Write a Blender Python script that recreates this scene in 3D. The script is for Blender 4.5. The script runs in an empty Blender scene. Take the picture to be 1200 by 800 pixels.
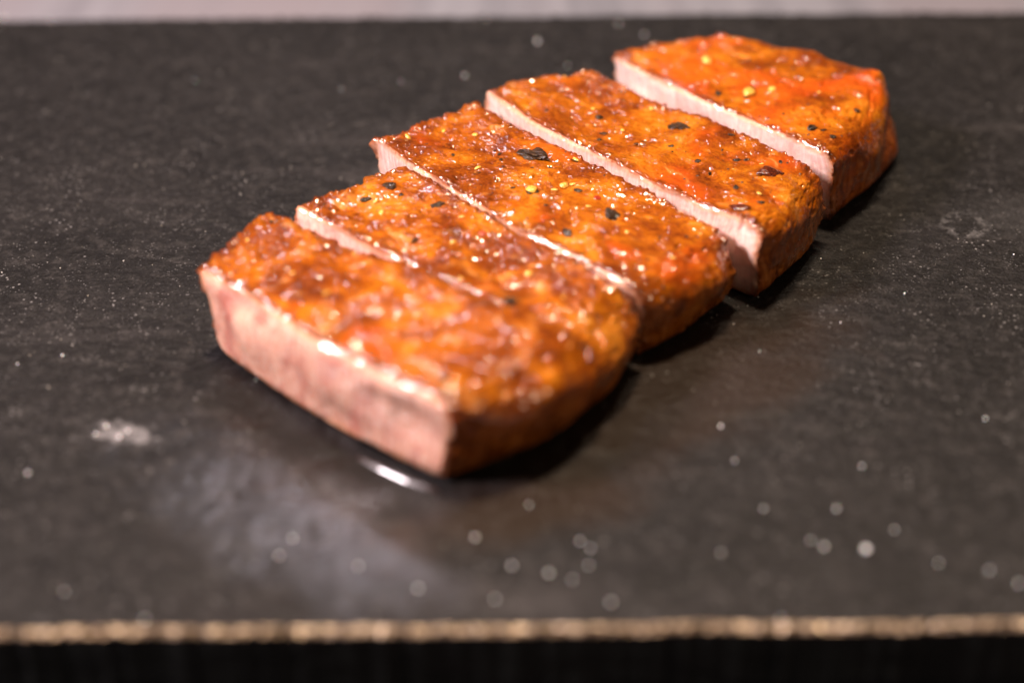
import bpy, bmesh, math, random
import numpy as np
from mathutils import Vector, Matrix
from mathutils.bvhtree import BVHTree

S = bpy.context.scene
COL = S.collection
MM = 0.001

# ------------------------------------------------------------------ camera
TH = math.radians(31.0)          # the lens looks down by this angle
DIST = 0.400
cam_data = bpy.data.cameras.new('camera')
cam_data.lens = 60.0
cam_data.sensor_width = 36.0
cam_data.clip_start = 0.01
cam_data.clip_end = 50.0
cam_data.dof.use_dof = True
cam_data.dof.focus_distance = 0.430
cam_data.dof.aperture_fstop = 4.6
cam = bpy.data.objects.new('camera', cam_data)
COL.objects.link(cam)
cam.matrix_world = (Matrix.Translation((0, -DIST * math.cos(TH), DIST * math.sin(TH)))
                    @ Matrix.Rotation(math.pi / 2 - TH, 4, 'X')
                    @ Matrix.Rotation(math.radians(-0.4), 4, 'Z'))
S.camera = cam

# ------------------------------------------------------------------ light
world = bpy.data.worlds.new('World')
S.world = world
world.use_nodes = True
bg = world.node_tree.nodes['Background']
bg.inputs['Color'].default_value = (0.95, 0.86, 0.84, 1)
bg.inputs['Strength'].default_value = 0.018


def area(name, loc, aim, size, power, color, size_y=None, shape=None):
    d = bpy.data.lights.new(name, 'AREA')
    d.shape = shape or ('RECTANGLE' if size_y else 'DISK')
    d.size = size
    if size_y:
        d.size_y = size_y
    d.energy = power
    d.color = color
    o = bpy.data.objects.new(name, d)
    COL.objects.link(o)
    o.location = loc
    o.rotation_euler = (Vector(aim) - Vector(loc)).to_track_quat('-Z', 'Y').to_euler()
    return o


area('ceiling_lamp', (-0.03, 0.07, 1.00), (0.02, 0.03, 0), 0.13, 14.5, (1.0, 0.79, 0.56))
area('side_lamp', (-0.72, -0.16, 0.60), (0, 0, 0.01), 0.20, 22.0, (1.0, 0.85, 0.88))
area('back_window', (-0.30, 1.5, 1.17), (-0.04, -0.05, 0), 0.46, 0.6, (0.92, 0.84, 1.0), size_y=0.24)
area('added_top_glint', (0.30, 0.42, 1.05), (0.03, 0.03, 0), 0.10, 4.0, (1.0, 0.82, 0.62))  # added overhead for more glints, no such fixture known
area('added_back_glint', (-0.10, 0.95, 0.92), (0, 0, 0), 0.09, 1.15, (0.95, 0.86, 1.0))  # added behind so that flat crust glints, unseen source
area('added_fill', (0.75, -0.60, 0.55), (0.03, 0, 0.01), 0.30, 2.0, (1.0, 0.74, 0.50))  # added fill that lifts the dark right ends of the slices

S.view_settings.view_transform = 'Standard'
S.view_settings.look = 'None'
S.view_settings.exposure = 0.0
S.view_settings.gamma = 1.0
S.view_settings.use_curve_mapping = False
S.cycles.use_denoising = True
S.cycles.sample_clamp_indirect = 6.0
S.cycles.sample_clamp_direct = 0.0
S.cycles.blur_glossy = 0.3
S.cycles.caustics_reflective = False
S.cycles.caustics_refractive = False
S.cycles.use_adaptive_sampling = False
S.cycles.max_bounces = 5
S.cycles.diffuse_bounces = 2
S.cycles.glossy_bounces = 2


# ------------------------------------------------------------------ helpers
def hash3(ix, iy, iz, seed):
    h = (ix.astype(np.int64) * 374761393 + iy.astype(np.int64) * 668265263
         + iz.astype(np.int64) * 2147483647 + seed * 144269504) & 0xFFFFFFFF
    h = ((h ^ (h >> 13)) * 1274126177) & 0xFFFFFFFF
    h = ((h ^ (h >> 15)) * 2246822519) & 0xFFFFFFFF
    return ((h ^ (h >> 16)) & 0xFFFFFF) / float(0xFFFFFF)


def vnoise(p, seed=0):
    """smooth value noise in about -1..1 at points p (n, 3)"""
    f = np.floor(p)
    t = p - f
    t = t * t * t * (t * (t * 6 - 15) + 10)
    i = f.astype(np.int64)
    out = 0
    for dx in (0, 1):
        wx = t[:, 0] if dx else 1 - t[:, 0]
        for dy in (0, 1):
            wy = t[:, 1] if dy else 1 - t[:, 1]
            for dz in (0, 1):
                wz = t[:, 2] if dz else 1 - t[:, 2]
                out = out + wx * wy * wz * hash3(i[:, 0] + dx, i[:, 1] + dy, i[:, 2] + dz, seed)
    return out * 2 - 1


def fbm(p, octaves=3, seed=0):
    a, s, tot = 1.0, 0, 0
    for k in range(octaves):
        s = s + a * vnoise(p * 2.03 ** k + 17.3 * k, seed + k)
        tot += a
        a *= 0.5
    return s / tot


def smooth01(x):
    x = np.clip(x, 0, 1)
    return x * x * (3 - 2 * x)


def link(name, mesh, mat, parent=None):
    o = bpy.data.objects.new(name, mesh)
    COL.objects.link(o)
    if mat:
        mesh.materials.append(mat)
    if parent:
        o.parent = parent
    return o


def empty(name, loc=(0, 0, 0)):
    o = bpy.data.objects.new(name, None)
    o.empty_display_size = 0.01
    COL.objects.link(o)
    o.location = loc
    return o


def tag(o, label, cat, group=None, kind=None):
    o['label'] = label
    if cat:
        o['category'] = cat
    if group:
        o['group'] = group
    if kind:
        o['kind'] = kind
    return o


class NT:
    """small helper to wire shader nodes"""
    def __init__(self, name):
        self.m = bpy.data.materials.new(name)
        self.m.use_nodes = True
        self.t = self.m.node_tree
        self.b = self.t.nodes['Principled BSDF']
        self.out = self.t.nodes['Material Output']

    def n(self, kind, **kw):
        nd = self.t.nodes.new(kind)
        for k, v in kw.items():
            setattr(nd, k, v)
        return nd

    def put(self, sock, v):
        if isinstance(v, bpy.types.NodeSocket):
            self.t.links.new(v, sock)
        elif v is not None:
            sock.default_value = v

    def coord(self, attr=None):
        if attr:
            return self.n('ShaderNodeAttribute', attribute_name=attr).outputs['Vector']
        return self.n('ShaderNodeTexCoord').outputs['Object']

    def fac(self, attr):
        return self.n('ShaderNodeAttribute', attribute_name=attr).outputs['Fac']

    def mapping(self, v, scale=(1, 1, 1), loc=(0, 0, 0), rot=(0, 0, 0)):
        nd = self.n('ShaderNodeMapping')
        self.put(nd.inputs['Vector'], v)
        nd.inputs['Scale'].default_value = scale
        nd.inputs['Location'].default_value = loc
        nd.inputs['Rotation'].default_value = rot
        return nd.outputs['Vector']

    def noise(self, v, scale, detail=3.0, rough=0.55, dist=0.0):
        nd = self.n('ShaderNodeTexNoise')
        self.put(nd.inputs['Vector'], v)
        nd.inputs['Scale'].default_value = scale
        nd.inputs['Detail'].default_value = detail
        nd.inputs['Roughness'].default_value = rough
        nd.inputs['Distortion'].default_value = dist
        return nd.outputs['Fac']

    def voronoi(self, v, scale, out='Distance', feature='F1'):
        nd = self.n('ShaderNodeTexVoronoi', feature=feature)
        self.put(nd.inputs['Vector'], v)
        nd.inputs['Scale'].default_value = scale
        return nd.outputs[out]

    def ramp(self, f, stops, interp='LINEAR'):
        nd = self.n('ShaderNodeValToRGB')
        self.put(nd.inputs['Fac'], f)
        cr = nd.color_ramp
        cr.interpolation = interp
        while len(cr.elements) < len(stops):
            cr.elements.new(0.5)
        for e, (p, c) in zip(cr.elements, stops):
            e.position = p
            e.color = (c, c, c, 1) if not isinstance(c, tuple) else (c[0], c[1], c[2], 1)
        return nd.outputs['Color']

    def mix(self, f, a, b, blend='MIX'):
        nd = self.n('ShaderNodeMix', data_type='RGBA', blend_type=blend)
        self.put(nd.inputs[0], f)
        for s, v in ((nd.inputs[6], a), (nd.inputs[7], b)):
            if isinstance(v, tuple) and len(v) == 3:
                v = v + (1,)
            self.put(s, v)
        return nd.outputs[2]

    def math(self, op, a, b=None, c=None, clamp=False):
        nd = self.n('ShaderNodeMath', operation=op, use_clamp=clamp)
        for s, v in zip(nd.inputs, (a, b, c)):
            self.put(s, v)
        return nd.outputs[0]

    def remap(self, f, a, b, c=0.0, d=1.0):
        nd = self.n('ShaderNodeMapRange', clamp=True)
        nd.interpolation_type = 'SMOOTHSTEP'
        self.put(nd.inputs[0], f)
        for k, v in enumerate((a, b, c, d)):
            nd.inputs[k + 1].default_value = v
        return nd.outputs[0]

    def bump(self, h, strength, dist, normal=None):
        nd = self.n('ShaderNodeBump')
        nd.inputs['Strength'].default_value = strength
        nd.inputs['Distance'].default_value = dist
        self.put(nd.inputs['Height'], h)
        if normal:
            self.put(nd.inputs['Normal'], normal)
        return nd.outputs['Normal']

    def blob(self, v, x, y, rx, ry, ang=0.0):
        """1 inside an ellipse on the board (metres), falling to 0 outside"""
        mp = self.mapping(v, (1, 1, 1), (-x, -y, 0))
        m2 = self.mapping(mp, (1 / rx, 1 / ry, 0), (0, 0, 0), (0, 0, -ang))
        # Mapping scales before rotating, so rotate first, then scale
        rot = self.mapping(mp, (1, 1, 1), (0, 0, 0), (0, 0, -ang))
        sc = self.mapping(rot, (1 / rx, 1 / ry, 0))
        self.t.nodes.remove(m2.node)
        ln = self.n('ShaderNodeVectorMath', operation='LENGTH')
        self.put(ln.inputs[0], sc)
        return ln.outputs['Value']

    def set(self, **kw):
        for k, v in kw.items():
            if isinstance(v, tuple) and len(v) == 3 and k in ('Base Color',):
                v = v + (1,)
            self.put(self.b.inputs[k], v)
        return self.m


# ------------------------------------------------------------------ materials
def mat_table():
    t = NT('greyed_wood')
    c = t.coord()
    streak = t.noise(t.mapping(c, (60, 2.5, 1)), 1.0, 4, 0.6)
    broad = t.noise(t.mapping(c, (9, 1.2, 1)), 1.0, 2)
    col = t.ramp(streak, [(0.30, (0.108, 0.108, 0.128)), (0.52, (0.155, 0.153, 0.178)), (0.75, (0.205, 0.203, 0.232))])
    col = t.mix(t.remap(broad, 0.40, 0.66), col, (0.168, 0.150, 0.170))
    t.set(**{'Base Color': col, 'Roughness': 0.55, 'Normal': t.bump(streak, 0.3, 0.0005)})
    return t.m


def mat_slate():
    t = NT('slate')
    c = t.coord()
    big = t.noise(c, 22, 4, 0.6)
    mid = t.noise(c, 230, 5, 0.68, 0.4)
    fine = t.noise(c, 1700, 3, 0.75)
    base = t.mix(t.remap(big, 0.30, 0.70), (0.0080, 0.0072, 0.0073), (0.0145, 0.0130, 0.0131))
    base = t.mix(t.remap(mid, 0.46, 0.78, 0, 0.7), base, (0.047, 0.0415, 0.0405))
    base = t.mix(t.remap(fine, 0.38, 0.54, 0.85, 0), base, (0.0050, 0.0042, 0.0038))
    # pale mica and stone dust: small flecks of many sizes
    v1 = t.voronoi(c, 520)
    patchy = t.noise(c, 70, 3, 0.6)
    f1 = t.math('MULTIPLY', t.remap(v1, 0.22, 0.10), t.remap(patchy, 0.48, 0.66))
    v2 = t.voronoi(t.mapping(c, (1, 1, 1), (0.31, 0.17, 0)), 1150)
    f2 = t.math('MULTIPLY', t.remap(v2, 0.26, 0.12), t.remap(t.noise(c, 240, 2), 0.46, 0.64))
    fl = t.math('MAXIMUM', f1, t.math('MULTIPLY', f2, 0.8))
    base = t.mix(t.math('MULTIPLY', fl, 0.42), base, (0.36, 0.34, 0.34))
    # rubbed streaks and powdery marks left by use
    rub = t.noise(t.mapping(c, (6, 34, 1), (0, 0, 0), (0, 0, 0.16)), 1.0, 5, 0.62, 1.2)
    base = t.mix(t.remap(rub, 0.56, 0.78, 0, 0.28), base, (0.080, 0.070, 0.070))
    wob = t.noise(c, 260, 3, 0.6)
    # dried ring to the right of the steak and a scuffed chip on the left
    ring_d = t.math('ADD', t.blob(c, 0.1196, 0.0585, 0.0062, 0.0075), t.math('MULTIPLY', t.math('SUBTRACT', wob, 0.5), 1.8))
    ring = t.math('MULTIPLY', t.remap(t.math('ABSOLUTE', t.math('SUBTRACT', ring_d, 0.92)), 0.20, 0.02), t.remap(wob, 0.36, 0.58))
    base = t.mix(t.math('MULTIPLY', ring, 0.14), base, (0.34, 0.32, 0.32))
    haze_d = t.math('ADD', t.blob(c, 0.137, 0.062, 0.017, 0.014), t.math('MULTIPLY', t.math('SUBTRACT', wob, 0.5), 1.2))
    base = t.mix(t.remap(haze_d, 1.4, 0.0, 0, 0.14), base, (0.10, 0.095, 0.095))
    chip_d = t.math('ADD', t.blob(c, -0.0845, -0.0370, 0.0115, 0.0050, -0.1), t.math('MULTIPLY', t.math('SUBTRACT', wob, 0.5), 2.4))
    base = t.mix(t.remap(chip_d, 0.9, 0.1, 0, 0.42), base, (0.34, 0.32, 0.33))
    # meat fat around the slices; its brown also paints their soft shadow and reflection
    patch_n = t.math('MULTIPLY', t.math('SUBTRACT', t.noise(c, 55, 4, 0.6), 0.5), 1.3)
    wa = t.remap(t.math('ADD', t.blob(c, 0.040, -0.022, 0.058, 0.022, 0.80), patch_n), 1.15, 0.45)
    wb = t.remap(t.math('ADD', t.blob(c, 0.004, -0.064, 0.030, 0.013, 0.35), patch_n), 1.15, 0.45)
    wet = t.math('MAXIMUM', wa, wb)
    wc = t.remap(t.math('ADD', t.blob(c, -0.0440, -0.0350, 0.044, 0.0110, -0.75), t.math('MULTIPLY', patch_n, 0.5)), 1.15, 0.5)  # contact shadow and steak's reflection painted dark along the front slice's foot
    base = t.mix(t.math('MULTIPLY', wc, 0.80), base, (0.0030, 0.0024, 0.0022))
    base = t.mix(t.math('MULTIPLY', wet, 0.62), base, (0.020, 0.0105, 0.0055))
    sa = t.remap(t.math('ADD', t.blob(c, -0.0480, -0.0650, 0.050, 0.0190, -0.75), t.math('MULTIPLY', patch_n, 1.2)), 1.15, 0.35)
    rough = t.remap(mid, 0.3, 0.7, 0.40, 0.56)
    rough = t.mix(t.math('MULTIPLY', wet, 0.6), rough, (0.36, 0.36, 0.36))
    b = t.bump(t.noise(c, 420, 4, 0.65), 0.85, 0.0007)
    b = t.bump(fine, 0.55, 0.00022, b)
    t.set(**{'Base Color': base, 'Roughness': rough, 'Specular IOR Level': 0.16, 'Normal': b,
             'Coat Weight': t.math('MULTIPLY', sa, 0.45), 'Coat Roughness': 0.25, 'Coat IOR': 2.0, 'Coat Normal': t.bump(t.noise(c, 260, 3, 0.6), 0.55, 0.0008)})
    return t.m


def mat_chipped():
    t = NT('chipped_slate')
    c = t.coord()
    n1 = t.noise(c, 420, 3, 0.6)
    col = t.ramp(n1, [(0.34, (0.06, 0.040, 0.025)), (0.50, (0.22, 0.150, 0.095)), (0.64, (0.60, 0.46, 0.32))])
    t.set(**{'Base Color': col, 'Roughness': t.remap(n1, 0.3, 0.7, 0.30, 0.17), 'Specular IOR Level': 1.0,
             'Specular Tint': (1.0, 0.80, 0.58, 1)})
    return t.m


def mat_side():
    t = NT('slate_side')  # near black: the shade on the board's sides is put into the colour
    c = t.coord()
    n1 = t.noise(t.mapping(c, (1, 1, 6)), 120, 4, 0.6)
    t.set(**{'Base Color': t.ramp(n1, [(0.3, (0.0025, 0.0026, 0.0024)), (0.7, (0.006, 0.0065, 0.0055))]),
             'Roughness': 0.75, 'Specular IOR Level': 0.06, 'Normal': t.bump(n1, 0.6, 0.0008)})
    return t.m


def mat_crust(name, seed, red, pale):
    """browned glossy crust; red = share of paprika-red patches, pale = share of pale fat patches"""
    t = NT(name)
    c = t.mapping(t.coord('rest'), (1, 1, 1), (seed * 37.1, seed * 11.7, seed * 5.3))
    big = t.noise(c, 0.065, 3, 0.55, 0.8)
    mid = t.noise(t.mapping(c, (0.75, 1, 1)), 0.27, 6, 0.66, 0.9)
    fin = t.noise(c, 1.7, 4, 0.68)
    f = t.math('ADD', t.math('MULTIPLY', big, 0.60), t.math('MULTIPLY', mid, 0.40))
    f = t.math('ADD', f, t.math('MULTIPLY', t.math('SUBTRACT', fin, 0.5), 0.34))
    col = t.ramp(f, [(0.355, (0.090, 0.0150, 0.0008)), (0.445, (0.185, 0.035, 0.0012)),
                     (0.525, (0.30, 0.072, 0.0017)), (0.60, (0.42, 0.122, 0.0045)), (0.71, (0.56, 0.220, 0.030))])
    rd = t.noise(c, 0.050, 3, 0.5, 0.4)
    col = t.mix(t.remap(rd, 0.62 - red * 0.22, 0.84 - red * 0.22, 0, 0.75), col, (0.47, 0.066, 0.0035))
    pl = t.noise(t.mapping(c, (1, 1, 1), (91, 13, 7)), 0.13, 4, 0.6, 1.0)
    col = t.mix(t.remap(pl, 0.66 - pale * 0.2, 0.88 - pale * 0.2, 0, 0.75), col, (0.68, 0.30, 0.085))
    # scorched freckles
    sc = t.noise(c, 1.0, 4, 0.72, 0.3)
    where = t.remap(t.noise(c, 0.12, 2, 0.5), 0.50, 0.66)
    col = t.mix(t.math('MULTIPLY', t.remap(sc, 0.62, 0.72, 0, 0.7), where), col, (0.065, 0.011, 0.0012))
    rim = t.fac('rim')
    col = t.mix(t.math('MULTIPLY', rim, t.remap(mid, 0.35, 0.6, 0.60, 0.95)), col, (0.125, 0.022, 0.0018))
    # the seared side of the steak: brown, streaky
    side = t.fac('side')
    st = t.noise(t.mapping(c, (0.25, 1, 0.25)), 0.50, 4, 0.6, 0.4)
    scol = t.ramp(st, [(0.32, (0.075, 0.014, 0.0018)), (0.50, (0.24, 0.060, 0.0060)), (0.68, (0.46, 0.17, 0.050))])
    col = t.mix(t.math('MULTIPLY', side, t.remap(st, 0.25, 0.6, 0.80, 0.55)), col, scol)
    b = t.bump(t.noise(c, 1.0, 4, 0.62), 0.22, 0.00025)
    b = t.bump(t.noise(c, 3.4, 2, 0.6), 0.25, 0.00010, b)
    # fat glaze: smooth where it lies flat, beaded along rims and in rough spots
    edge = t.fac('bead')
    bead = t.math('MAXIMUM', edge, t.remap(t.noise(c, 0.10, 2, 0.5), 0.50, 0.66, 0, 0.75))
    hgt = t.math('ADD', t.math('MULTIPLY', t.noise(c, 0.42, 1, 0.5), 0.72), t.math('MULTIPLY', t.noise(c, 1.1, 0, 0.5), t.remap(bead, 0, 1, 0.10, 0.26)))
    coat_b = t.bump(hgt, 0.85, 0.0008)
    wet = t.math('MAXIMUM', t.remap(t.noise(c, 0.15, 3, 0.6), 0.42, 0.56, 0.30, 1.0), edge)
    t.set(**{'Base Color': col, 'Roughness': t.remap(fin, 0.35, 0.65, 0.40, 0.6), 'Normal': b,
             'Specular IOR Level': 0.06, 'Coat Weight': wet, 'Coat Roughness': 0.065, 'Coat IOR': 1.7,
             'Coat Normal': coat_b, 'Subsurface Weight': 0.08, 'Subsurface Scale': 0.0015})
    t.b.inputs['Subsurface Radius'].default_value = (1.0, 0.35, 0.12)
    return t.m


def mat_cut(name, seed, warm):
    """pink cut meat with vertical fibres; warm = 0 pale rose, 1 orange rose with red patches"""
    t = NT(name)
    c = t.mapping(t.coord('rest'), (1, 1, 1), (seed * 23.1, seed * 7.7, 0))
    fib = t.noise(t.mapping(c, (1.5, 1, 0.10), (0, 0, 0), (0, 0.18, 0)), 1.0, 4, 0.6, 0.3)
    blot = t.noise(t.mapping(c, (1, 1, 0.55)), 0.10, 4, 0.58, 0.5)
    a = tuple((1 - warm) * p + warm * q for p, q in zip((0.80, 0.49, 0.42), (0.62, 0.235, 0.140)))
    hi = tuple((1 - warm) * p + warm * q for p, q in zip((0.93, 0.73, 0.66), (0.80, 0.42, 0.27)))
    lo = tuple((1 - warm) * p + warm * q for p, q in zip((0.72, 0.36, 0.30), (0.42, 0.075, 0.042)))
    col = t.mix(t.remap(fib, 0.30, 0.74), a, hi)
    col = t.mix(t.remap(blot, 0.46, 0.62, 0, 0.30 + 0.6 * warm), col, lo)
    fat = t.noise(t.mapping(c, (1, 1, 0.5)), 0.32, 4, 0.65, 1.4)
    col = t.mix(t.remap(t.math('ABSOLUTE', t.math('SUBTRACT', fat, 0.5)), 0.035, 0.0, 0, 0.55), col, (0.86, 0.66, 0.54))
    # cooked band just under the crust
    d = t.math('ADD', t.fac('depth'), t.math('MULTIPLY', t.math('SUBTRACT', t.noise(c, 0.7, 3), 0.5), 2.2))
    col = t.mix(t.remap(d, 2.6, 0.9, 0, 0.65), col, (0.56, 0.23, 0.085))
    col = t.mix(t.remap(d, 1.0, 0.0, 0, 0.85), col, (0.30, 0.066, 0.010))
    b = t.bump(fib, 0.32, 0.0005)
    b = t.bump(t.noise(c, 2.6, 2, 0.6), 0.35, 0.00012, b)
    t.set(**{'Base Color': col, 'Roughness': t.remap(fib, 0.3, 0.7, 0.24, 0.44), 'Normal': b,
             'Specular IOR Level': 0.2, 'Coat Weight': 1.0, 'Coat Roughness': 0.15, 'Coat IOR': 2.2, 'Coat Normal': t.bump(t.math('ADD', t.math('MULTIPLY', t.noise(c, 0.42, 1, 0.5), 0.6), t.math('MULTIPLY', t.noise(c, 1.3, 0, 0.5), t.remap(t.fac('depth'), 8.0, 3.0, 0.04, 0.16))), 0.75, 0.0008),
             'Subsurface Weight': 0.35, 'Subsurface Scale': 0.003})
    t.b.inputs['Subsurface Radius'].default_value = (1.0, 0.40, 0.28)
    return t.m


def mat_flake(name, lo, hi, rough, coat=0.12):
    t = NT(name)
    c = t.coord()
    n1 = t.noise(c, 1400, 3, 0.6)
    t.set(**{'Base Color': t.mix(t.remap(n1, 0.35, 0.65), lo, hi), 'Roughness': rough, 'Coat Weight': coat,
             'Coat Roughness': 0.12, 'Specular IOR Level': 0.3, 'Normal': t.bump(n1, 0.6, 0.0002)})
    return t.m


def mat_dust():
    t = NT('stone_dust')
    t.set(**{'Base Color': (0.42, 0.40, 0.40), 'Roughness': 0.5})
    return t.m


def mat_salt():
    t = NT('salt')
    t.set(**{'Base Color': (0.86, 0.84, 0.85), 'Roughness': 0.3, 'Subsurface Weight': 0.3, 'Subsurface Scale': 0.0006})
    return t.m


def mat_juice():
    t = NT('meat_juice')
    c = t.coord()
    t.set(**{'Base Color': (0.02, 0.010, 0.007), 'Roughness': 0.20, 'IOR': 1.4, 'Specular IOR Level': 0.8,
             'Coat Weight': 0.8, 'Coat Roughness': 0.20,
             'Normal': t.bump(t.noise(c, 420, 1), 0.2, 0.0004)})
    return t.m


# ------------------------------------------------------------------ table and slate board
M_TABLE, M_SLATE, M_CHIP, M_SIDE = mat_table(), mat_slate(), mat_chipped(), mat_side()
THICK = 0.017


def grid_mesh(name, P, smooth=True):
    """P: (a, b, 3) points -> quad mesh"""
    a, b = P.shape[:2]
    idx = np.arange(a * b).reshape(a, b)
    q = np.stack([idx[:-1, :-1], idx[1:, :-1], idx[1:, 1:], idx[:-1, 1:]], -1).reshape(-1, 4)
    me = bpy.data.meshes.new(name)
    me.from_pydata(P.reshape(-1, 3).tolist(), [], q.tolist())
    me.polygons.foreach_set('use_smooth', [smooth] * len(q))
    me.update()
    return me


n = 60
gx, gy = np.meshgrid(np.linspace(-1.6, 1.6, n), np.linspace(-1.2, 2.6, n), indexing='ij')
gp = np.stack([gx, gy, np.zeros_like(gx)], -1)
gp[..., 2] = -THICK - 0.0004 + 0.0002 * vnoise(gp.reshape(-1, 3) * 9, 3).reshape(n, n)
table = link('table', grid_mesh('table', gp), M_TABLE)
tag(table, 'pinkish grey wooden table top behind the slate board', 'table', kind='structure')

X0, X1, Y0, Y1 = -0.205, 0.205, -0.1006, 0.2166


def slate_height(p):
    """relief of the split stone in metres at points p (n, 3) in metres"""
    q = p * np.array([1, 1, 0])
    h = 0.00035 * fbm(q * 28, 3, 5) + 0.00020 * fbm(q * np.array([120, 170, 1]), 3, 9)
    # cleft steps: thin layers that broke away along wandering lines
    lay = fbm(q * np.array([11, 20, 1]) + 3.1, 5, 21)
    h = h + 0.00014 * smooth01((lay - 0.10) / 0.05) + 0.00016 * smooth01((lay + 0.22) / 0.06)
    return h - 0.0004


def ragged(t, seed, amp):
    z = np.zeros_like(t)
    p = np.stack([t, z, z], -1)
    return amp * (0.55 * fbm(p * 60, 2, seed) + 0.45 * fbm(p * 420, 3, seed + 4))


board = empty('slate_board')
tag(board, 'black slate serving board with rough chipped front edge under the steak', 'serving board')
nx, ny = 560, 430
ux, uy = np.linspace(0, 1, nx), np.linspace(0, 1, ny)
U, V = np.meshgrid(ux, uy, indexing='ij')
xs = X0 + (X1 - X0) * ux
front = Y0 + ragged(xs, 31, 0.0006)
back = Y1 + ragged(xs, 47, 0.0007)
P = np.stack([X0 + (X1 - X0) * U, front[:, None] * (1 - V) + back[:, None] * V, 0 * U], -1)
P[..., 2] = slate_height(P.reshape(-1, 3)).reshape(nx, ny)
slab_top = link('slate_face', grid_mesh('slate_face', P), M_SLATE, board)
bvh_slate = BVHTree.FromPolygons([tuple(v) for v in P.reshape(-1, 3)],
                                 [tuple(pl.vertices) for pl in slab_top.data.polygons])

# chipped edges: a broken bevel whose facets catch the lamp, then the dark side down to the table
def edge_strip(name, edge, inward, seed, cols=900, rows=4, depth=0.0016):
    e = np.stack([np.interp(np.linspace(0, 1, cols), np.linspace(0, 1, len(edge)), edge[:, k]) for k in range(3)], -1)
    r = np.linspace(0, 1, rows)
    Q = np.zeros((cols, rows, 3))
    ang = r * math.radians(78)
    out = -np.array(inward)
    for k in range(rows):
        Q[:, k] = e + out * (0.0010 * math.sin(ang[k])) + np.array([0, 0, -1]) * (depth * (1 - math.cos(ang[k])))
    flat = Q.reshape(-1, 3)
    w = np.minimum(r / 0.3, 1)[None, :].repeat(cols, 0).reshape(-1)
    d = 0.0006 * fbm(flat * 380, 2, seed) + 0.00075 * vnoise(flat * 1300, seed + 9)
    flat = flat + (out * 0.8 + np.array([0, 0, 0.6]))[None, :] * (d * w)[:, None]
    return flat.reshape(cols, rows, 3)


def chip_edge(edge, inward, seed, mat):
    Q = edge_strip('chipped_edge', edge, inward, seed)
    link('chipped_edge', grid_mesh('chipped_edge', Q, smooth=False), mat, board)
    low = Q[::2, -1]
    zs = np.linspace(0, 1, 10)
    R = low[:, None, :].repeat(10, 1)
    R[..., 2] = low[:, None, 2] * (1 - zs) + (-THICK) * zs
    f = R.reshape(-1, 3)
    o = -np.array(inward)
    wgt = np.minimum(zs / 0.12, 1)[None, :].repeat(len(low), 0).reshape(-1)
    f = f + o[None, :] * (0.0009 * fbm(f * np.array([90, 90, 500]), 3, seed + 2) * wgt)[:, None]
    link('slate_side', grid_mesh('slate_side', f.reshape(len(low), 10, 3)), M_SIDE, board)


chip_edge(P[:, 0], (0, 1, 0), 61, M_CHIP)
chip_edge(P[::-1, -1], (0, -1, 0), 71, M_SIDE)
chip_edge(P[0, ::-1], (1, 0, 0), 81, M_CHIP)
chip_edge(P[-1, :], (-1, 0, 0), 91, M_CHIP)

# ------------------------------------------------------------------ the steak slices
# plan corners in mm at the top rim: left-front, right-front, right-back, left-back
SLICES = {
    'S1': dict(top=[(-71, -3), (-11, -61.5), (20.2, -36.9), (-57.5, 23.6)], H=(24, 24), r1=(15, 12), bulge=(2.5, -0.3), low=(-2, -6.5), lean=1.8, f1=(8, 7), b1=2.5, swell=6.0, soft=26, ry=5.0,
               red=0.22, pale=0.55, warm=0.85),
    'S2': dict(top=[(-53, 26), (17.3, -38.4), (31, -16), (-27, 48.5)], H=(24, 21), r1=(19, 13), bulge=(1.0, -1.5), low=(-1, -6), ry=1.2, lean=2.0, f1=(16, 11),
               red=0.12, pale=0.5, warm=0.35),
    'S3': dict(top=[(-36, 66), (31, -13), (56, 12.5), (-9, 86)], H=(24, 21.5), r1=(20, 13), f1=(14, 10), bulge=(3.8, -2.0), low=(-1, -6),
               red=0.28, pale=0.35, warm=0.22),
    'S4': dict(top=[(-7, 95), (60, 14), (80.5, 46.5), (23, 111)], H=(24, 22), r1=(16, 11), bulge=(3.5, -1.5), low=(-1, -3.5),
               red=0.42, pale=0.3, warm=0.12),
    'S5': dict(top=[(29.5, 123.5), (83, 52), (107.5, 103), (64, 140)], H=(24, 24), r1=(7, 5), bulge=(3.0, 2.0), low=(-1, -5),
               red=0.85, pale=0.3, warm=0.0, end=True),
}
LABELS = {
    'S1': 'frontmost steak slice with its pink cut face turned to the viewer',
    'S2': 'second steak slice from the front, pressed close against the front slice',
    'S3': 'middle steak slice of the five with a large dark flake and pale seeds on top',
    'S4': 'fourth steak slice from the front, next to the rounded end piece',
    'S5': 'rounded end piece of steak at the far end with the tallest pale pink face',
}


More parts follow.
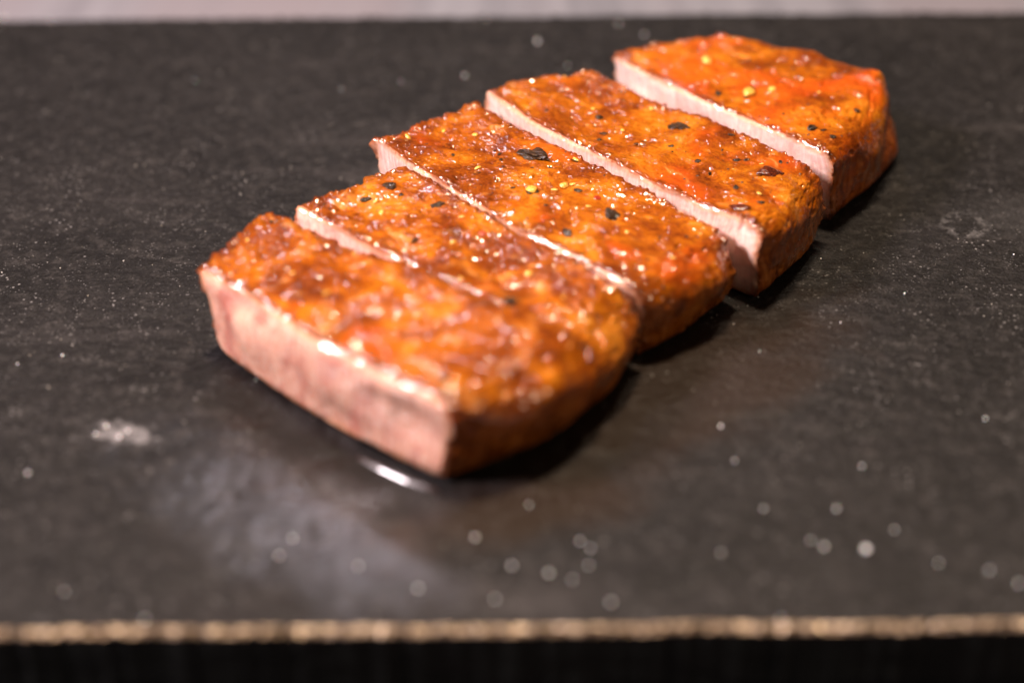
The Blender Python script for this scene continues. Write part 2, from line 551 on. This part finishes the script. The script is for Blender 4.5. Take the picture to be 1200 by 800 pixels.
def slice_surface(sp, seed):
    top = np.array(sp['top'], float)
    L = 0.5 * (np.linalg.norm(top[1] - top[0]) + np.linalg.norm(top[2] - top[3]))
    W = 0.5 * (np.linalg.norm(top[3] - top[0]) + np.linalg.norm(top[2] - top[1]))
    H0, H1 = sp['H']
    H = 24.0
    st = 0.45
    nx, ny, nz = int(L / st), int(W / st), int(H / st)
    ids = -np.ones((nx + 1, ny + 1, nz + 1), np.int64)
    I, J, K = np.meshgrid(np.arange(nx + 1), np.arange(ny + 1), np.arange(nz + 1), indexing='ij')
    surf = (I == 0) | (I == nx) | (J == 0) | (J == ny) | (K == 0) | (K == nz)
    ids[surf] = np.arange(surf.sum())
    i, j, k = I[surf], J[surf], K[surf]
    x, y, z = i / nx * L, j / ny * W, k / nz * H
    faces, cls = [], []

    def add(a, c, flip):
        q = np.stack([a[:-1, :-1], a[1:, :-1], a[1:, 1:], a[:-1, 1:]], -1).reshape(-1, 4)
        faces.append(q[:, ::-1] if flip else q)
        cls.append(np.full(len(q), c))
    add(ids[:, :, nz], 0, False)          # top crust
    add(ids[:, :, 0], 0, True)            # underside
    add(ids[0], 0, True)
    add(ids[nx], 0, False)
    add(ids[:, 0, :], 1, False)           # cut face towards the front
    add(ids[:, ny, :], 0 if sp.get('end') else 1, True)
    F, Cl = np.concatenate(faces), np.concatenate(cls)
    # orient all outward
    rest = np.stack([x, y, z], -1)
    # round the section of the slice (x, z): soft right side, crisper left side
    fr = sp.get('f1', (9, 6))             # radius at the front cut, growing to r1 at the back
    rx1 = fr[0] + (sp['r1'][0] - fr[0]) * smooth01(y / (W * 0.8))
    rz1 = fr[1] + (sp['r1'][1] - fr[1]) * smooth01(y / (W * 0.8))

    def corner(x, z, xc, zc, sx, sz, rx, rz):
        a, b = (x - xc) * sx / rx, (z - zc) * sz / rz
        m = (a > 0) & (b > 0)
        ln = np.sqrt(a * a + b * b) + 1e-9
        s = np.maximum(a, b) / ln
        return np.where(m, xc + sx * rx * a * s, x), np.where(m, zc + sz * rz * b * s, z)
    x2, z2 = corner(x, z, L - rx1, H - rz1, 1, 1, rx1, rz1)
    br = sp.get('b1', 4.0) + (4.5 - sp.get('b1', 4.0)) * smooth01(y / W * 1.4)
    x2, z2 = corner(x2, z2, L - br, br, 1, -1, br, br)
    x2, z2 = corner(x2, z2, 2.5, H - 2.0, -1, 1, 2.5, 2.0)
    x2, z2 = corner(x2, z2, 5, 5, -1, -1, 5, 5)
    y2 = y.copy()
    if sp.get('end'):                     # the end piece is rounded at the back too
        a, b = corner(x2, y2, L - 11, W - 11, 1, 1, 11, 11)
        x2, y2 = a, b
        a, b = corner(x2, y2, 14, W - 14, -1, 1, 14, 14)
        x2, y2 = a, b
        y2, z2 = corner(y2, z2, W - 5, H - 4, 1, 1, 5, 4)
    ry = sp.get('ry', 1.2)                # shoulder between crust and cut face
    y2, z2 = corner(y2, z2, ry, H - ry, -1, 1, ry, ry)
    if not sp.get('end'):
        y2, z2 = corner(y2, z2, W - ry, H - ry, 1, 1, ry, ry)
    u, v, w = x2 / L, y2 / W, z2 / H
    # plan: four corners, front and back edges bowed
    t4 = top
    bx = lambda c: ((1 - u) * (1 - v) * c[0] + u * (1 - v) * c[1] + u * v * c[2] + (1 - u) * v * c[3])
    X, Y = bx(t4[:, 0]), bx(t4[:, 1])
    d = top[1] - top[0]
    nrm = np.array([d[1], -d[0]]) / np.linalg.norm(d)     # towards the front
    if nrm[1] > 0:
        nrm = -nrm
    bow = 4 * u * (1 - u) * ((1 - v) * sp['bulge'][0] - v * sp['bulge'][1])
    ax = d / np.linalg.norm(d)
    foot = sp['low'][1] * (1 - w) * u + sp['low'][0] * 0 - 2.0 * (1 - w) * (u - 1) * 0.5
    X = X + nrm[0] * bow + ax[0] * foot
    Y = Y + nrm[1] * bow + ax[1] * foot
    swell = sp.get('swell', 2.5) * 4 * v * (1 - v) * u ** 4 * (0.55 + 0.45 * np.sin(np.pi * np.clip(w, 0, 1)))
    X, Y = X + ax[0] * swell, Y + ax[1] * swell
    # cut faces lean a little
    lean = -sp.get('lean', 3.0) * (1 - v) * (1 - w) ** 2 - 0.6 * v * (1 - w)
    X, Y = X + nrm[0] * lean, Y + nrm[1] * lean
    if sp.get('end'):                     # its far side slopes outwards to the board
        out = (1 - w) * v
        X, Y = X + 8 * (1 - w) * u * (0.25 + 0.75 * v) + 2.0 * out, Y + 3 * out * (1 - u) - 1 * out
    Z = w * (H0 * (1 - u) + H1 * u)
    Vx = np.stack([X, Y, Z], -1)

    # outward orientation
    c0 = Vx.mean(0)
    fc = Vx[F].mean(1)
    fn = np.cross(Vx[F[:, 2]] - Vx[F[:, 0]], Vx[F[:, 3]] - Vx[F[:, 1]])
    bad = np.einsum('ij,ij->i', fn, fc - c0) < 0
    F[bad] = F[bad][:, ::-1]

    def normals(Vv):
        fn = np.cross(Vv[F[:, 2]] - Vv[F[:, 0]], Vv[F[:, 3]] - Vv[F[:, 1]])
        n = np.zeros_like(Vv)
        for q in range(4):
            np.add.at(n, F[:, q], fn)
        return n / (np.linalg.norm(n, axis=1, keepdims=True) + 1e-12)

    E = np.concatenate([F[:, [0, 1]], F[:, [1, 2]], F[:, [2, 3]], F[:, [3, 0]]])

    def relax(Vv, times, f=0.5):
        for _ in range(times):
            s = np.zeros_like(Vv)
            c = np.zeros(len(Vv))
            np.add.at(s, E[:, 0], Vv[E[:, 1]])
            np.add.at(c, E[:, 0], 1)
            Vv = Vv * (1 - f) + f * s / c[:, None]
        return Vv
    Vx = relax(Vx, 45 if sp.get('end') else sp.get('soft', 12))
    N = normals(Vx)
    # how far inside the cut face a vertex lies, and how near the cut a crust vertex lies
    is_cut = np.zeros(len(Vx), bool)
    is_cut[F[Cl == 1].ravel()] = True
    is_cr = np.zeros(len(Vx), bool)
    is_cr[F[Cl == 0].ravel()] = True
    depth = np.minimum(np.minimum(x, L - x), np.minimum(z, H - z))
    cutd = np.minimum(y, np.full_like(y, 99) if sp.get('end') else W - y)
    wn = fbm(rest * 0.5 + seed * 9.1, 3, seed)
    rim = np.where(is_cr, np.maximum(smooth01(1 - (cutd + wn * 1.4) / 3.0), 0.8 * smooth01(1 - (x + wn * 3) / 6.0)), 0)
    side = np.where(is_cr, smooth01((H * 0.80 - Vx[:, 2] + wn * 5.5) / 9.0), 0)
    # relief
    q = rest + seed * 31.7
    crust_d = (1.20 * fbm(q * 0.075, 2, seed) + (0.36 + 0.5 * rim) * fbm(q * 0.26, 3, seed + 11)
               + (0.09 + 0.2 * rim) * fbm(q * 0.95, 3, seed + 23) + 0.08 * np.abs(fbm(q * 1.25, 2, seed + 5)) * 2 - 0.1)
    crag = smooth01(1 - x / 6.0) * smooth01((z - 15) / 5.0)
    crust_d = crust_d + crag * (1.5 * fbm(q * 0.33, 3, seed + 81) + 0.35 * fbm(q * 1.1, 2, seed + 83))
    pits = -0.40 * smooth01((fbm(q * 0.42, 2, seed + 51) - 0.28) / 0.25)
    crust_d = crust_d + pits + rim * (1.0 * fbm(q * 0.6, 3, seed + 71) + 0.15)
    fibre = fbm(np.stack([q[:, 0] * 1.1 + 0.2 * q[:, 2], q[:, 1], q[:, 2] * 0.10], -1), 3, seed + 33)
    cut_d = 0.45 * fbm(q * 0.10, 2, seed + 61) + 0.28 * fibre + 0.12 * fbm(q * 0.8, 2, seed + 63)
    wc = np.where(is_cut & ~is_cr, smooth01(depth / 1.6), 0)
    D = crust_d * (1 - wc) + cut_d * wc
    D = D * smooth01(Vx[:, 2] / 1.5)
    bead = np.clip(np.maximum(np.where(is_cr, smooth01(1 - cutd / 4.5), 0), crag) * smooth01((z - 12) / 6), 0, 1)
    Vx = Vx + N * D[:, None]
    Vx[:, 2] = np.maximum(Vx[:, 2], 0.0) - 0.15
    # slices sag and wander a little
    wq = np.stack([Vx[:, 0], Vx[:, 1], Vx[:, 2] * 1.6], -1) * 0.055 + 40
    amt = smooth01(Vx[:, 2] / 14)[:, None]
    Vx = Vx + np.stack([fbm(wq, 2, 301), fbm(wq, 2, 302), 0.5 * fbm(wq, 2, 303)], -1) * 1.6 * amt
    N = normals(Vx)
    return Vx * MM, F, Cl, N, rest, rim, side, depth, bead


def sub_mesh(name, V, F, N, attrs):
    used = np.unique(F)
    m = -np.ones(len(V), np.int64)
    m[used] = np.arange(len(used))
    me = bpy.data.meshes.new(name)
    me.from_pydata(V[used].tolist(), [], m[F].tolist())
    me.polygons.foreach_set('use_smooth', [True] * len(F))
    for an, av in attrs.items():
        av = av[used]
        if av.ndim == 2:
            a = me.attributes.new(an, 'FLOAT_VECTOR', 'POINT')
            a.data.foreach_set('vector', av.astype(np.float32).ravel())
        else:
            a = me.attributes.new(an, 'FLOAT', 'POINT')
            a.data.foreach_set('value', av.astype(np.float32))
    me.update()
    me.normals_split_custom_set_from_vertices(N[used].tolist())
    return me


slices, slice_bvh = {}, {}
for si, (key, sp) in enumerate(SLICES.items()):
    V, F, Cl, N, rest, rim, side, depth, bead = slice_surface(sp, si + 2)
    base = np.array([V[:, 0].mean(), V[:, 1].mean(), 0.0])
    root = empty('steak_slice', base)
    tag(root, LABELS[key], 'steak slice', 'sliced steak laid out in a row on the slate')
    at = dict(rest=rest, rim=rim, side=side, depth=depth, bead=bead)
    link('seared_crust', sub_mesh('seared_crust', V - base, F[Cl == 0], N, at),
         mat_crust('crust_%d' % (si + 1), si + 1, sp['red'], sp['pale']), root)
    link('cut_face', sub_mesh('cut_face', V - base, F[Cl == 1], N, at),
         mat_cut('cut_meat_%d' % (si + 1), si + 1, sp['warm']), root)
    slices[key] = (root, base)
    slice_bvh[key] = BVHTree.FromPolygons([tuple(p) for p in V], F.tolist())

# ------------------------------------------------------------------ seasoning stuck to the crusts
M_FL = {
    'd': mat_flake('black_pepper', (0.008, 0.005, 0.003), (0.045, 0.022, 0.010), 0.35),
    'k': mat_flake('herb_flake', (0.012, 0.006, 0.003), (0.055, 0.024, 0.009), 0.35),
    'y': mat_flake('yellow_seed', (0.66, 0.30, 0.035), (0.85, 0.50, 0.13), 0.25, 0.8),
    's': mat_flake('yellow_seed_dark_rim', (0.50, 0.24, 0.03), (0.80, 0.48, 0.10), 0.25, 0.8),
    'r': mat_flake('red_flake', (0.20, 0.015, 0.006), (0.36, 0.030, 0.010), 0.28, 0.6),
    'b': mat_flake('brown_flake', (0.07, 0.018, 0.005), (0.14, 0.036, 0.009), 0.35),
    'l': mat_flake('charred_lump', (0.045, 0.008, 0.004), (0.13, 0.024, 0.007), 0.20, 0.9),
}
NAME = {'d': 'pepper_flake', 'k': 'herb_flake', 'y': 'seed', 's': 'seed', 'r': 'chilli_flake', 'b': 'pepper_flake',
        'l': 'charred_lump'}


def flake_mesh(rng, kind, size):
    """an irregular chip or seed: jittered icosphere pressed flat, size in metres across"""
    bm = bmesh.new()
    big = size > 0.0024
    bmesh.ops.create_icosphere(bm, subdivisions=3 if big else 2, radius=0.5 * size)
    o = rng.uniform(0, 90)
    jag = {'d': 0.95, 'k': 1.1, 'y': 0.45, 's': 0.3, 'r': 0.6, 'b': 0.7, 'l': 0.6}[kind]
    fl = {'d': 0.28, 'k': 0.17, 'y': 0.34, 's': 0.32, 'r': 0.22, 'b': 0.2, 'l': 0.30}[kind]
    asp = rng.uniform(0.5, 0.85)
    cs = np.array([v.co[:] for v in bm.verts]) / size
    k = 1 + jag * fbm(cs * 2.6 + o, 3, int(o))
    for v, s in zip(bm.verts, k):
        v.co = Vector((v.co.x * s, v.co.y * s * asp, v.co.z * fl * s))
    me = bpy.data.meshes.new(NAME[kind])
    bm.to_mesh(me)
    bm.free()
    me.polygons.foreach_set('use_smooth', [kind in 'ysl'] * len(me.polygons))
    return me


FLAKES = {
 'S1': [('d',-64.1,4.8,1.8), ('y',-48.8,-8.9,1.3), ('y',-40.2,-19.8,1.7), ('d',-56.4,15.4,1.4), ('y',-35.8,1.0,1.2), ('d',-27.6,-16.2,1.5), ('y',-19.9,-29.0,1.3), ('d',-9.7,-40.7,2.1), ('y',-60.9,6.8,1.0), ('r',-17.5,-21.7,1.8), ('d',-13.7,-54.5,2.2)],
 'S2': [('d',-22.3,7.9,2.8), ('d',-17.8,26.0,3.3), ('d',-29.9,35.6,4.2), ('d',-35.3,29.6,3.1), ('y',-32.7,28.1,1.6), ('d',-0.5,-20.0,3.7), ('y',3.9,-6.5,1.9), ('y',-13.4,7.0,1.6), ('y',-30.9,22.1,1.8), ('r',-6.6,11.1,2.0), ('y',-11.7,19.1,1.4), ('d',-26.7,31.3,1.9), ('y',-45.4,38.3,1.9), ('d',-43.3,41.7,2.1), ('y',-11.2,-11.4,1.1), ('d',7.4,-22.0,1.3), ('y',11.3,-17.5,1.3), ('d',-37.7,12.5,1.2), ('y',16.5,-25.1,1.3)],
 'S3': [('k',6.2,52.9,7.8), ('s',5.1,34.6,3.5), ('y',13.1,37.4,2.9), ('y',15.2,38.3,1.5), ('y',10.7,35.0,1.7), ('d',16.4,34.9,2.5), ('s',16.5,51.2,2.6), ('d',23.8,22.6,5.1), ('d',13.0,13.9,3.2), ('y',-8.2,46.1,1.9), ('d',-2.9,56.2,1.7), ('d',-2.5,51.5,1.5), ('y',-9.2,66.4,1.6), ('d',-14.6,53.3,1.5), ('d',10.0,47.3,1.5), ('y',18.7,25.9,1.4), ('d',0.3,36.1,1.3), ('y',27.2,14.1,1.2), ('d',31.3,1.2,1.4), ('y',37.2,2.8,1.4), ('d',-21.6,60.2,1.3), ('y',-26.7,64.5,1.8), ('d',8.4,26.1,1.4), ('r',21.0,31.0,1.9), ('d',41.2,13.9,1.4), ('y',-17.5,69.8,1.3)],
 'S4': [('k',44.5,72.0,5.6), ('d',23.6,77.4,2.7), ('d',24.3,68.0,2.2), ('d',22.9,63.7,1.5), ('d',41.2,59.6,2.0), ('d',32.3,60.8,1.5), ('d',38.3,92.9,2.3), ('y',38.1,83.5,1.6), ('d',57.5,65.8,2.0), ('l',64.8,43.9,7.7), ('d',42.6,29.7,4.1), ('d',57.5,52.6,2.6), ('d',59.9,52.5,1.9), ('d',41.3,56.0,0.9), ('d',47.3,50.7,1.9), ('d',55.2,35.2,2.5), ('l',55.0,24.4,5.3), ('y',22.3,83.2,1.4), ('d',9.6,81.7,1.8), ('y',15.3,104.3,1.4), ('d',16.1,58.5,1.3), ('d',49.6,43.6,1.5), ('y',63.4,49.9,1.3), ('d',68.3,50.9,1.7), ('d',5.1,91.1,1.4), ('y',29.4,69.0,1.1), ('d',54.2,57.8,1.3), ('y',60.5,31.8,1.5), ('d',60.5,27.1,1.9)],
 'S5': [('y',56.0,114.4,3.4), ('s',65.1,91.8,4.2), ('y',71.9,93.5,2.3), ('d',56.7,91.4,2.6), ('d',78.4,66.0,3.6), ('d',92.8,80.8,2.5), ('b',68.1,116.1,2.4), ('d',81.2,65.4,1.8), ('d',83.4,62.7,2.0), ('d',61.6,96.1,0.9), ('d',97.2,71.7,2.2), ('b',80.0,109.5,1.7), ('d',75.9,123.9,1.7), ('b',92.0,101.7,1.9), ('d',80.0,82.7,1.1), ('d',41.9,115.3,1.2), ('y',84.5,92.1,1.2), ('d',72.5,76.6,1.1)],
}
rng = random.Random(8)
for key, lst in FLAKES.items():
    root, base = slices[key]
    for kind, x, y, s in lst:
        hit, nrm, _, _ = slice_bvh[key].ray_cast(Vector((x * MM, y * MM, 0.1)), Vector((0, 0, -1)))
        if hit is None or hit.z < 0.008:
            continue
        size = s * MM * (0.9 if kind in 'dkbl' else 1.15)
        o = link(NAME[kind], flake_mesh(rng, kind, size), M_FL[kind], root)
        q = nrm.to_track_quat('Z', 'Y') @ Matrix.Rotation(rng.uniform(0, 6.28), 3, 'Z').to_quaternion()
        o.rotation_mode = 'QUATERNION'
        o.rotation_quaternion = q
        lift = {'l': 0.0, 'y': 0.08, 's': 0.08}.get(kind, 0.03)
        o.location = hit + nrm * size * lift - Vector(base)
        if kind == 's':            # a split seed sitting in its dark hull
            h = link('seed_hull', flake_mesh(rng, 'd', size * 1.25), M_FL['d'], o)
            h.scale = (1.0, 0.95, 0.55)
            h.location = (0, 0, -size * 0.10)

# pepper ground too fine to count, one part for each slice
M_DUST = mat_flake('ground_pepper', (0.015, 0.006, 0.003), (0.10, 0.030, 0.008), 0.5, 0.2)
for si, key in enumerate(slices):
    root, base = slices[key]
    rs = np.random.RandomState(70 + si)
    tp = np.array(SLICES[key]['top'], float)
    vs, fs = [], []
    for _ in range(230):
        a, b = rs.rand(2)
        a = a ** 0.9
        p = (1 - a) * (1 - b) * tp[0] + a * (1 - b) * tp[1] + a * b * tp[2] + (1 - a) * b * tp[3]
        if vnoise(np.array([[p[0] * 0.11, p[1] * 0.11, si]]), 12)[0] < -0.25:
            continue
        hit, nrm, _, _ = slice_bvh[key].ray_cast(Vector((p[0] * MM, p[1] * MM, 0.1)), Vector((0, 0, -1)))
        if hit is None or hit.z < 0.008:
            continue
        s = (0.12 + 0.38 * rs.rand() ** 3) * MM
        q = np.array([[1, 0, 0], [0.3, 0.9, 0], [-0.8, 0.5, 0], [-0.7, -0.6, 0], [0.4, -0.8, 0], [0, 0, 0.45]]) * s
        q = q * rs.uniform(0.6, 1.3, (6, 1))
        R = np.array(nrm.to_track_quat('Z', 'Y').to_matrix())
        b0 = len(vs)
        vs += (q @ R.T + np.array(hit) - base + np.array(nrm) * s * 0.1).tolist()
        fs += [(b0 + k, b0 + (k + 1) % 5, b0 + 5) for k in range(5)]
    me = bpy.data.meshes.new('ground_pepper')
    me.from_pydata(vs, [], fs)
    gp_ = link('ground_pepper', me, M_DUST, root)
    gp_['kind'] = 'stuff'

# ------------------------------------------------------------------ juice, salt and dust on the slate
def on_slate(x, y):
    hit = bvh_slate.ray_cast(Vector((x, y, 0.05)), Vector((0, 0, -1)))[0]
    return hit.z if hit else 0.0


def juice(pts, widths, name):
    """a thin raised bead of liquid along a line; pts in mm"""
    pts = np.array(pts, float)
    t = np.linspace(0, 1, 60)
    seg = np.linspace(0, 1, len(pts))
    cx, cy = np.interp(t, seg, pts[:, 0]), np.interp(t, seg, pts[:, 1])
    wd = np.interp(t, seg, widths) * np.sqrt(np.clip(1 - (2 * t - 1) ** 8, 0.0, 1))
    wd = wd * (1 + 0.04 * vnoise(np.stack([t * 7, 0 * t, 0 * t], -1), 4))
    tx, ty = np.gradient(cx), np.gradient(cy)
    ln = np.hypot(tx, ty)
    nx_, ny_ = -ty / ln, tx / ln
    a = np.linspace(-1, 1, 13)
    Q = np.zeros((60, 13, 3))
    for k, s in enumerate(a):
        Q[:, k, 0] = (cx + nx_ * wd * s) * MM
        Q[:, k, 1] = (cy + ny_ * wd * s) * MM
        Q[:, k, 2] = (0.80 * wd * (1 - s * s) * MM) - 0.0001
    Q[..., 2] += np.mean([on_slate(x * MM, y * MM) for x, y in zip(cx, cy)])
    return grid_mesh(name, Q)


j = link('juice_streak', juice([(-33.0, -46.3), (-27.4, -51.0), (-21.8, -55.3), (-14.8, -59.6)], [0.8, 1.1, 1.1, 0.8], 'juice_streak'), mat_juice())
tag(j, 'shiny streak of juice along the foot of the front slice', 'juice')

M_SALT = mat_salt()
GRAINS = [
(9.2,193.1,1.1), (-14.3,163.9,1.0), (36.9,208.5,1.0), (44.8,197.1,1.0), (-173.7,217.6,1.0), (68.6,-79.5,1.3), (60.6,-78.4,1.0), (6.7,-85.7,1.0), (-0.3,-83.3,1.0), (-7.5,-74.3,1.0), (-18.1,-89.8,0.8), (18.2,-94.4,0.8), (-45.5,-79.9,1.0), (-43.5,-74.5,0.9), (-29.9,-83.2,0.9), (-85.0,-90.3,0.8), (-3.5,-93.2,0.8), (75.3,-73.1,0.8), (58.3,-76.2,0.7), (95.5,-90.3,0.9), (72.8,-51.4,0.8), (65.0,-66.2,0.8), (45.0,-36.4,0.8), (46.5,-49.3,0.7), (-101.0,-51.8,0.9), (102.8,-33.8,0.7), (-88.1,-34.7,1.0), (-84.5,-38.7,1.0), (-83.1,-36.5,0.8), (-89.9,-37.4,0.8), (96.3,21.4,0.6), (78.7,39.8,0.5), (128.2,41.4,0.5), (40.3,-80.3,0.7), (13.1,-75.7,0.7), (15.1,-77.9,0.7), (14.5,-83.2,0.7), (11.1,-87.5,0.7), (-104.4,-4.4,0.7), (-114.0,-8.0,0.6), (-99.4,160.5,0.6), (-52.5,152.8,0.6), (3.2,-63.7,0.6), (81.7,-83.9,0.7), (91.0,-86.1,0.7), (-58.0,-16.1,0.5), (-34.3,159.4,0.7), (18.4,171.2,0.7), (-68.2,-98.6,0.7), (49.2,-99.6,0.7), (-157.1,215.6,0.7), (-8.0,214.3,0.7), (50.4,-66.0,0.7), (52.8,7.2,0.4), (78.3,7.6,0.5), (57.3,-5.4,0.5), ]


def grain_mesh(rng, size):
    bm = bmesh.new()
    bmesh.ops.create_cube(bm, size=size)
    bmesh.ops.bevel(bm, geom=bm.edges[:], offset=size * 0.14, segments=1, affect='EDGES')
    for v in bm.verts:
        v.co += Vector([rng.uniform(-1, 1) * size * 0.13 for _ in range(3)])
    me = bpy.data.meshes.new('salt_grain')
    bm.to_mesh(me)
    bm.free()
    return me


ORD = ['leftmost', 'second from left', 'third from left', 'fourth from left', 'fifth from left', 'sixth from left',
       'seventh from left', 'eighth from left', 'ninth from left', 'tenth from left', 'eleventh from left', 'twelfth from left']


def grain_place(x, y, s):
    """a stretch of the board one can find in the picture"""
    if s >= 1.3:
        return None
    if y > 130:
        return 'far slate behind the steak' if y > 185 else 'slate behind the middle slices'
    if -92 < x < -80 and -42 < y < -32:
        return 'scuffed white mark left of steak'
    if x < -40:
        return 'slate near front left edge' if y < -60 else 'slate left of the front slice'
    if x < 35:
        return 'slate close to the front rim' if y < -84 else 'slate just below front slice'
    if y < -72:
        return 'slate near front right edge'
    return 'slate right of the front slices' if y < -10 else 'slate right of the far slices'


rng = random.Random(21)
placed = {}
for x, y, s in GRAINS:
    o = link('salt_grain', grain_mesh(rng, s * MM * (0.75 if s > 1.0 else 0.60)), M_SALT)
    o.location = (x * MM, y * MM, on_slate(x * MM, y * MM) + s * MM * 0.25)
    o.rotation_euler = (rng.uniform(-.4, .4), rng.uniform(-.4, .4), rng.uniform(0, 6.28))
    pl = grain_place(x, y, s)
    if pl is None:
        tag(o, 'brightest white salt grain on the bare slate at the front right', 'salt grain', 'salt grains strewn on the slate')
    else:
        placed.setdefault(pl, []).append((x / (0.343 + y * MM), o))    # as seen from left to right
for pl, lst in placed.items():
    for k, (_, o) in enumerate(sorted(lst, key=lambda a: a[0])):
        tag(o, 'pale salt grain, %s on %s' % (ORD[k], pl), 'salt grain', 'salt grains strewn on the slate')

# stone dust and salt powder too fine to count
bm_v, bm_f = [], []
rs = np.random.RandomState(5)
for _ in range(1500):
    x, y = rs.uniform(-0.19, 0.19), rs.uniform(-0.100, 0.214)
    s = 0.00006 + 0.00017 * rs.rand() ** 4
    z = on_slate(x, y)
    p = np.array([[1, 1, 1], [1, -1, -1], [-1, 1, -1], [-1, -1, 1]]) * s + rs.uniform(-.5, .5, (4, 3)) * s
    b0 = len(bm_v)
    bm_v += (p + [x, y, z + s * 0.4]).tolist()
    bm_f += [(b0, b0 + 1, b0 + 2), (b0, b0 + 3, b0 + 1), (b0, b0 + 2, b0 + 3), (b0 + 1, b0 + 3, b0 + 2)]
me = bpy.data.meshes.new('salt_dust')
me.from_pydata(bm_v, [], bm_f)
dust = link('salt_dust', me, mat_dust())
tag(dust, 'fine pale dust and salt powder strewn over the slate board', 'dust', kind='stuff')
